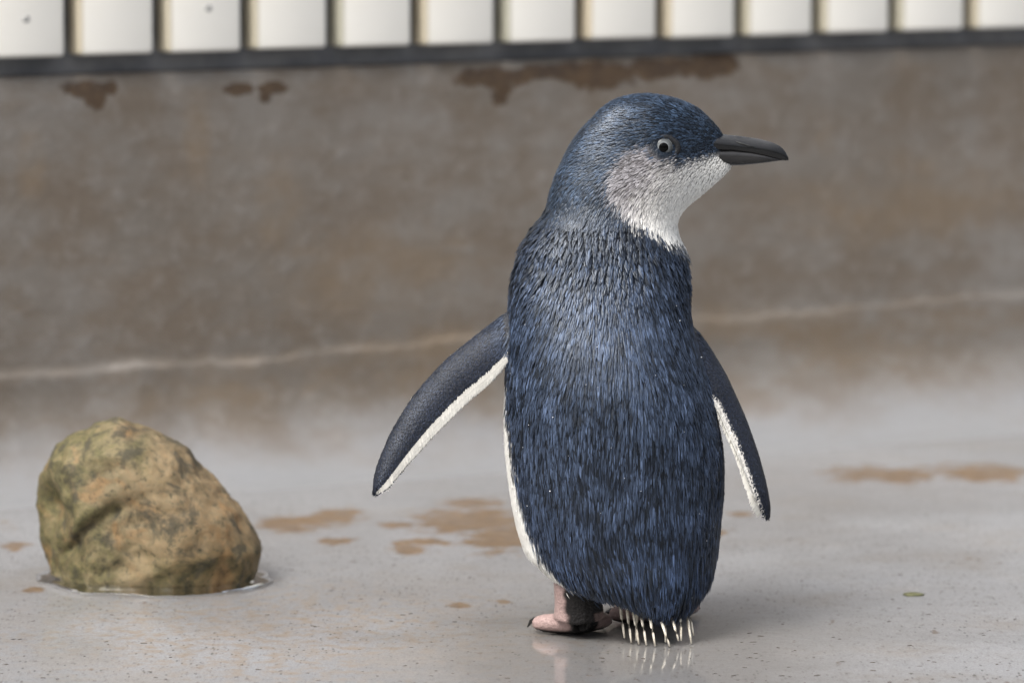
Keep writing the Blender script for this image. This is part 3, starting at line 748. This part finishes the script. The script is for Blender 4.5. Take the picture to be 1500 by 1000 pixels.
# flippers
for k, tr, inf, lead in ((1, tL, infL, FL_lead), (2, tR, infR, FR_lead)):
    p, n = sample(treg == k, 0.0011)
    t, u = flip_tu(p, tr, inf); N = len(p)
    a = np.array([P(*q) for q in lead]); tt = np.linspace(0, 1, len(a))
    sp = np.stack([np.interp(np.clip(t+0.06, 0, 1), tt, a[:, j]) - np.interp(np.clip(t-0.06, 0, 1), tt, a[:, j]) for j in range(3)], 1); sp = unit(sp)
    ch = unit(np.cross(sp, np.array([0, 1.0, 0]))); ch *= np.sign((ch[:, 2]*0 + (ch[:, 0] if k == 1 else -ch[:, 0])))[:, None]
    back = n[:, 1] > 0.25
    edge = sm(0.735, 0.765, u - 0.02 + rng.normal(0, 0.006, N)) * (t > 0.14); w = np.where(back, 1.0, edge)
    tone = np.clip(0.5 + 0.45*rng.normal(0, 1, N)*0.6 + 0.4*vnoise(p, 90), 0, 1)[:, None]
    rootb = sm(0.30, 0.05, t)[:, None]
    dark = np.array([0.006, 0.0075, 0.012])*(1-tone) + np.array([0.030, 0.036, 0.055])*tone
    dark = dark*(1-0.9*rootb) + 0.9*rootb*(np.array([0.006, 0.009, 0.015])*(1-tone) + np.array([0.075, 0.096, 0.142])*tone)
    c = dark*(1-w[:, None]) + np.array([0.74, 0.72, 0.67])*w[:, None]
    nearE = sm(0.55, 0.80, u)
    d = unit(sp*(0.75 - 0.1*nearE)[:, None] + ch*(0.35 + 0.5*nearE)[:, None] + rng.normal(0, 0.025, p.shape))
    L = (0.0026 + 0.0004*nearE + 0.005*rootb[:, 0])*rng.uniform(0.85, 1.15, N); L = np.where((u > 0.93), L*0.5, L)
    Wd = (0.0010 + 0.0001*nearE)*rng.uniform(0.8, 1.2, N)
    keepf = (back | (edge < 0.5)) & (u < 0.88); p, n, d, L, Wd, c, w, rootb, N = p[keepf], n[keepf], d[keepf], L[keepf], Wd[keepf], c[keepf], w[keepf], rootb[keepf], int(keepf.sum())
    feathers('flipper_feathers', p, n, d, L, Wd, (0.06 - 0.045*w + 0.05*rootb[:, 0])*(1 + 0.3*rng.normal(0, 1, N)), c, 1.0, ridge=0.13, white=w, mat=FLIP_M)

# pale comb of feathers along each trailing edge
for tr, lead, trail, du in ((tL, FL_lead, FL_trail, 0.012), (tR, FR_lead, FR_trail, 0.05)):
    A2, B2 = resample(lead, NS), resample(trail, NS); pp, nn2, dd, LL = [], [], [], []
    for u0, ex in ((0.755, 0.0), (0.84, 0.0), (0.92, 0.0005)):
        for i, t in enumerate(np.linspace(0.17, 0.985, 150)):
            t = t + rng.uniform(-0.001, 0.001)
            a = P(*[np.interp(t, np.linspace(0, 1, NS), A2[:, j]) for j in range(3)]); b = P(*[np.interp(t, np.linspace(0, 1, NS), B2[:, j]) for j in range(3)])
            a2 = P(*[np.interp(min(t+0.05, 1), np.linspace(0, 1, NS), A2[:, j]) for j in range(3)]); b2 = P(*[np.interp(max(t-0.05, 0), np.linspace(0, 1, NS), B2[:, j]) for j in range(3)])
            ch = b - a; cl = np.linalg.norm(ch); ch = ch/cl; sp = (b - b2); sp /= max(np.linalg.norm(sp), 1e-6)
            u1 = min(u0 + du, 0.95) + 0.010*rng.normal() + 0.012*(i % 2)
            q = a + ch*cl*u1 + np.array([0, -0.01, 0]); r = tr.find_nearest(Vector(q))
            pp.append(np.array(r[0])); m_ = np.array(r[1]); m_ = m_ if m_[1] < 0 else -m_
            nn2.append(m_); dd.append(ch*0.85 + sp*0.5); LL.append(min(0.0052, (1-u1)*cl*1.15 + 0.0006 + ex))
    pp, nn2, dd, LL = map(np.array, (pp, nn2, dd, LL)); N = len(pp)
    feathers('fringe_feathers', pp, nn2, dd, LL*rng.uniform(0.92, 1.08, N), np.full(N, 0.00125), np.full(N, 0.045), np.tile([0.74, 0.72, 0.66], (N, 1))*rng.uniform(0.9, 1.0, (N, 1)), 1.0, ridge=0.10, sink=-0.0005, white=np.ones(N), mat=FLIP_M)
# ---- bill
m = NT('bill_horn'); a = m.noise(160, 4, 0.6, m.mapping((0.35, 1, 1))); b2 = m.noise(700, 3, 0.6)
m.set(Base_Color=m.mix(m.ramp(a, 0.4, 0.75, 0, 0.8), m.attr('tint'), (0.008, 0.008, 0.0085)), Specular_IOR_Level=0.42, Roughness=m.ramp(a, 0.3, 0.7, 0.10, 0.22), Normal=m.bump(m.math('ADD', a, m.math('MULTIPLY', b2, 0.2)), 0.2, 0.0006)); BILL_M = m.m
def mandible(top, bot, halfw, name, upper, parent):
    xs = np.linspace(max(top[0][0], bot[0][0]), min(top[-1][0], bot[-1][0]), 34)
    T = smooth1(np.interp(xs, *np.array(top, float).T), 1); Bt = smooth1(np.interp(xs, *np.array(bot, float).T), 1); Wq = np.interp(xs, *np.array(halfw, float).T)
    rings = []; tint = []
    for x, t, b, w in zip(xs, T, Bt, Wq):
        rg = []
        for j in range(18):
            q = 2*math.pi*j/18; c, s = math.cos(q), math.sin(q)
            yy = (t+b)/2 - (b-t)/2*math.copysign(abs(s)**0.8, s)
            taper = (1 - 0.78*max(s, 0)**1.3) if upper else (1 - 0.5*max(-s, 0)**1.5)
            if upper:                       # groove under the culmen running from the nostril
                taper -= 0.22*math.exp(-((s-0.15)/0.3)**2)*math.exp(-((x-1088)/26)**2)
            p = P(x, yy); p[1] = Y0 + w/SC*c*taper; rg.append(p)
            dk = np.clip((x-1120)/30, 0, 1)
            hi = max(s, 0)**2*(1-dk)*0.05 if upper else 0  # highlight along the culmen painted into the tint, fading towards the tip
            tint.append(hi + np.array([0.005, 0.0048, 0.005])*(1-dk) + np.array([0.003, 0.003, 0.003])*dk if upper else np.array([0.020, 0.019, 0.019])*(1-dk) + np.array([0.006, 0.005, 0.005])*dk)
        rings.append(rg)
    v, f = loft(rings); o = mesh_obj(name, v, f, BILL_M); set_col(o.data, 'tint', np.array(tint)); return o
bill = bpy.data.objects.new('bill', None); C.objects.link(bill); child(bill); 
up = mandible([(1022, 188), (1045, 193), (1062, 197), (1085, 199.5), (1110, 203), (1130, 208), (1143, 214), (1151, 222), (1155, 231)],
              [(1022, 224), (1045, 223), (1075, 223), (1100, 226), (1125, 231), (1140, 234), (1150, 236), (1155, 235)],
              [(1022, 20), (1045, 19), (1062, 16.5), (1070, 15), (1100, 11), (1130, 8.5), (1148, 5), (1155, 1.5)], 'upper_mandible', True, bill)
lo = mandible([(1030, 215), (1075, 217), (1100, 220.5), (1125, 227), (1143, 233.5), (1149, 234)],
              [(1030, 240), (1062, 243), (1085, 242.5), (1110, 240), (1130, 237.5), (1143, 235.5), (1149, 234.6)],
              [(1030, 18), (1060, 15), (1090, 10.5), (1120, 7.5), (1140, 4.5), (1149, 1.5)], 'lower_mandible', False, bill)
for o in (up, lo): o.parent = bill
m = NT('nostril_dark'); m.set(Base_Color=(0.006, 0.006, 0.006), Roughness=0.6); NOS_M = m.m
m = NT('bill_skin'); m.set(Base_Color=(0.03, 0.026, 0.026), Roughness=0.5, Normal=m.bump(m.noise(900, 3, 0.6), 0.5, 0.0006)); BSK_M = m.m
bb = BVHTree.FromPolygons([v.co[:] for v in up.data.vertices], [q.vertices[:] for q in up.data.polygons])
def hit(tree, px, py, lift=0.0):
    d = Vector(ray(px, py)).normalized(); r = tree.ray_cast(Vector(CAMP), d)
    return None if r[0] is None else np.array(r[0] + r[1]*lift)
for path, rr, mat, nm in (([(1078, 208), (1086, 210.5), (1096, 213.5), (1106, 216)], 0.0007, NOS_M, 'nostril'),):
    pts = [hit(bb, *q) for q in path]; pts = [q for q in pts if q is not None]
    if len(pts) > 2:
        v, f = tube(pts, [rr*0.5] + [rr]*(len(pts)-2) + [rr*0.3], 8); o = mesh_obj(nm, v, f, mat); o.parent = bill

# ---- eyes (one on either side of the head)
tb = BVHTree.FromPolygons([tuple(v) for v in co], [q.vertices[:] for q in bme.polygons])
m = NT('iris_silver'); xr = m.attr('tint')
m.set(Base_Color=m.mix(m.ramp(m.noise(1200, 3, 0.6), 0.3, 0.7, 0, 0.4), xr, (0.045, 0.048, 0.052)), Specular_IOR_Level=0.12, Roughness=0.15); IRIS_M = m.m
m = NT('pupil_black'); m.set(Base_Color=(0.001, 0.001, 0.001), Roughness=0.08, Specular_IOR_Level=0.12); PUP_M = m.m
m = NT('eyelid_skin'); m.set(Base_Color=(0.010, 0.0105, 0.012), Specular_IOR_Level=0.25, Roughness=0.5, Normal=m.bump(m.noise(1500, 3, 0.6), 0.5, 0.0005)); LID_M = m.m
for sgn in (-1, 1):
    e0 = P(*EYE_PX)
    r = tb.ray_cast(Vector((e0[0], Y0 + sgn*0.2, e0[2])), Vector((0, -sgn, 0)))
    pc = np.array(r[0]); n0 = np.array([0.10, sgn*1.0, 0.03]); n0 /= np.linalg.norm(n0)
    ux = np.cross(n0, [0, 0, 1.]); ux /= np.linalg.norm(ux); uz = np.cross(ux, n0); uz = uz*np.sign(uz[2])
    ux = ux*np.sign(ux[0])
    RE = 0.0082; ctr = pc - n0*(RE - 0.0011)
    def cap(r0, r1, rings_, RR):
        out = []
        for a in np.linspace(r0, r1, rings_):
            th = math.asin(min(a/RE, 0.999)); out.append([ctr + RR*(math.cos(th)*n0 + math.sin(th)*(math.cos(q)*ux + math.sin(q)*uz)) for q in np.linspace(0, 2*math.pi, 40, endpoint=False)])
        return out
    k = 1/SC
    rr = cap(0.5*k, 19*k, 26, RE); v, f = loft(rr)
    eye = mesh_obj('eye', v, f, IRIS_M); child(eye)
    rad_ = np.linspace(0.5, 19, 26).repeat(40)
    val = np.interp(rad_, [0, 6.6, 7.2, 8.1, 8.9, 11.2, 12, 13.2, 13.9, 14.8, 15.6, 19], [0.02, 0.02, 0.19, 0.18, 0.10, 0.095, 0.045, 0.09, 0.12, 0.02, 0.006, 0.006])
    set_col(eye.data, 'tint', val[:, None]*np.array([0.92, 0.98, 1.0]))
    v, f = loft(cap(0.2*k, 6.7*k, 8, RE + 0.00025)); o = mesh_obj('pupil', v, f, PUP_M); o.parent = eye
    # almond eyelid rim
    pts = []
    for q in np.linspace(0, 2*math.pi, 49)[:-1]:
        ax = 17.0 if math.cos(q) < 0 else 21.5
        X = ax*math.cos(q); Z = 14.6*math.sin(q) - (1.2 if math.cos(q) > 0.6 else 0)
        rad2 = math.hypot(X, Z)*k; hgt_ = math.sqrt(max(RE*RE - min(rad2, RE*0.97)**2, 0))
        pts.append(ctr + n0*max(hgt_, RE - 0.0032) + (X*ux + Z*uz)*k)
    rings = []
    for i, q in enumerate(pts):
        t = pts[(i+1) % 48] - pts[i-1]; t /= np.linalg.norm(t); s2 = np.cross(t, n0)
        rings.append([q + 0.0011*(math.cos(a)*n0 + 1.7*math.sin(a)*s2) for a in np.linspace(0, 2*math.pi, 9)[:-1]])
    rings.append(rings[0]); v, f = loft(rings, False)
    o = mesh_obj('eyelid', v, f, LID_M); o.parent = eye

# ---- tail quills
m = NT('quill'); a = m.noise(300, 3, 0.6)
m.set(Base_Color=m.mix(m.ramp(a, 0.35, 0.7), (0.62, 0.58, 0.49), (0.40, 0.36, 0.29)), Roughness=0.45); QUILL_M = m.m
qs = [((908, 885), (915, 934), -.030), ((918, 890), (925, 942), -.035), ((927, 892), (936, 950), -.040), ((938, 894), (947, 951), -.043), ((951, 898), (960, 949), -.046), ((966, 900), (981, 947), -.047),
      ((982, 895), (994, 938), -.045), ((996, 888), (998, 938), -.042), ((1004, 885), (1013, 945), -.038), ((1007, 882), (1016, 930), -.032), ((933, 890), (932, 938), -.030), ((975, 892), (975, 940), -.036)]
for (b0, t0, dy) in qs:
    a, b = P(*b0, dy - 0.004), P(*t0, dy - 0.012); b[2] = max(b[2], 0.0006)
    pts = [a + (b-a)*t + np.array([0, -0.0015*math.sin(math.pi*t), 0]) for t in np.linspace(0, 1, 6)]
    v, f = tube(pts, [0.0009, 0.0009, 0.00085, 0.0008, 0.0007, 0.00055], 7); child(mesh_obj('tail_quill', v, f, QUILL_M))
# ---- claws
m = NT('claw_black'); m.set(Base_Color=(0.012, 0.011, 0.010), Roughness=0.3); CLAW_M = m.m
for tp, dv in tips1 + tips2:
    pts = [tp - dv*0.005 + np.array([0, 0, 0.0018]), tp - dv*0.001 + np.array([0, 0, 0.0030]), tp + dv*0.002 + np.array([0, 0, 0.0024]), tp + dv*0.0045 + np.array([0, 0, -0.0006])]
    v, f = tube(pts, [0.0018, 0.0018, 0.0013, 0.0004], 8); child(mesh_obj('claw', v, f, CLAW_M))
# ---- water beads caught in the plumage
m = NT('water_bead'); m.set(Base_Color=(0.95, 0.97, 1.0), Roughness=0.03, IOR=1.33, Transmission_Weight=0.35); BEAD_M = m.m
p, n = sample((treg == 0) & (ty > 350) & (nrm[tri[:, 0], 1] < 0.1), 0.0125, 3)
keep = rng.random(len(p)) < 0.14; p, n = p[keep], n[keep]
Vb, Fb = [], []
for q, nn in zip(p, n):
    r = 0.00018 + 0.00028*rng.random()**2; bmb = bmesh.new(); bmesh.ops.create_icosphere(bmb, subdivisions=1, radius=r)
    o = len(Vb); Vb += [np.array(v.co) + q + nn*(0.0013) for v in bmb.verts]; Fb += [tuple(v.index + o for v in f.verts) for f in bmb.faces]; bmb.free()
o = mesh_obj('water_beads', Vb, Fb, BEAD_M); child(o); o['kind'] = 'stuff'

# ================================================================== LITTER ON THE FLOOR
m = NT('wet_leaf'); a = m.noise(200, 3, 0.6)
m.set(Base_Color=m.mix(m.ramp(a, 0.3, 0.7), (0.055, 0.058, 0.018), (0.11, 0.108, 0.045)), Roughness=0.35); LEAF_M = m.m
def flake(px, py, wpx, dpx, mat, name, label, cat, th=0.0012, seed=0, group=None):
    g = on_ground(px, py); rx = wpx/2/SC; ry = dpx/2/SC/0.18; rings = []
    for s, z in ((0.02, th), (0.6, th), (0.92, th*0.7), (1.0, 0.0002)):
        rings.append([np.array([g[0] + s*rx*math.cos(t)*(1+0.35*mnoise.noise((math.cos(t)*1.5+seed, math.sin(t)*1.5, seed))), g[1] + s*ry*math.sin(t)*(1+0.35*mnoise.noise((math.cos(t)*1.5, math.sin(t)*1.5+seed, 4+seed))), z*(1+0.5*mnoise.noise((s*3+seed, t, 1)))]) for t in np.linspace(0, 2*math.pi, 22, endpoint=False)])
    v, f = loft(rings, True); o = mesh_obj(name, v, f, mat); return tag(o, label, cat, group)
flake(1337, 871, 32, 6, LEAF_M, 'leaf_fragment', 'soggy olive green leaf scrap lying flat on the wet floor', 'leaf', seed=2)
m = NT('grit'); m.set(Base_Color=(0.05, 0.036, 0.028), Roughness=0.6); GRIT_M = m.m
parts = []
for i in range(700):
    px = rng.uniform(-60, 1560); py = 1000 - 210*rng.random()**1.6
    if 700 < px < 1080 and py < 955: continue
    if 40 < px < 400 and py < 880: continue
    g = on_ground(px, py); s = 0.0002 + 0.0006*rng.random()**2; el = rng.uniform(1, 3.2); an = rng.uniform(-0.7, 0.7); pts = []
    for z, q in ((0.0001, 1.0), (s*0.5, 0.75)):
        for t in np.linspace(0, 2*math.pi, 6, endpoint=False):
            a, b = s*el*math.cos(t)*q*rng.uniform(0.8, 1.2), s*math.sin(t)*q*rng.uniform(0.8, 1.2)
            pts.append(np.array([g[0] + a*math.cos(an) - b*math.sin(an), g[1] + a*math.sin(an) + b*math.cos(an), z]))
    parts.append((pts, [(0, 1, 7, 6), (1, 2, 8, 7), (2, 3, 9, 8), (3, 4, 10, 9), (4, 5, 11, 10), (5, 0, 6, 11), (6, 7, 8, 9, 10, 11)]))
v, f = merge(parts); o = mesh_obj('grit', v, f, GRIT_M, smooth=False); tag(o, 'fine dark grit scattered over the wet concrete floor', 'grit', kind='stuff')
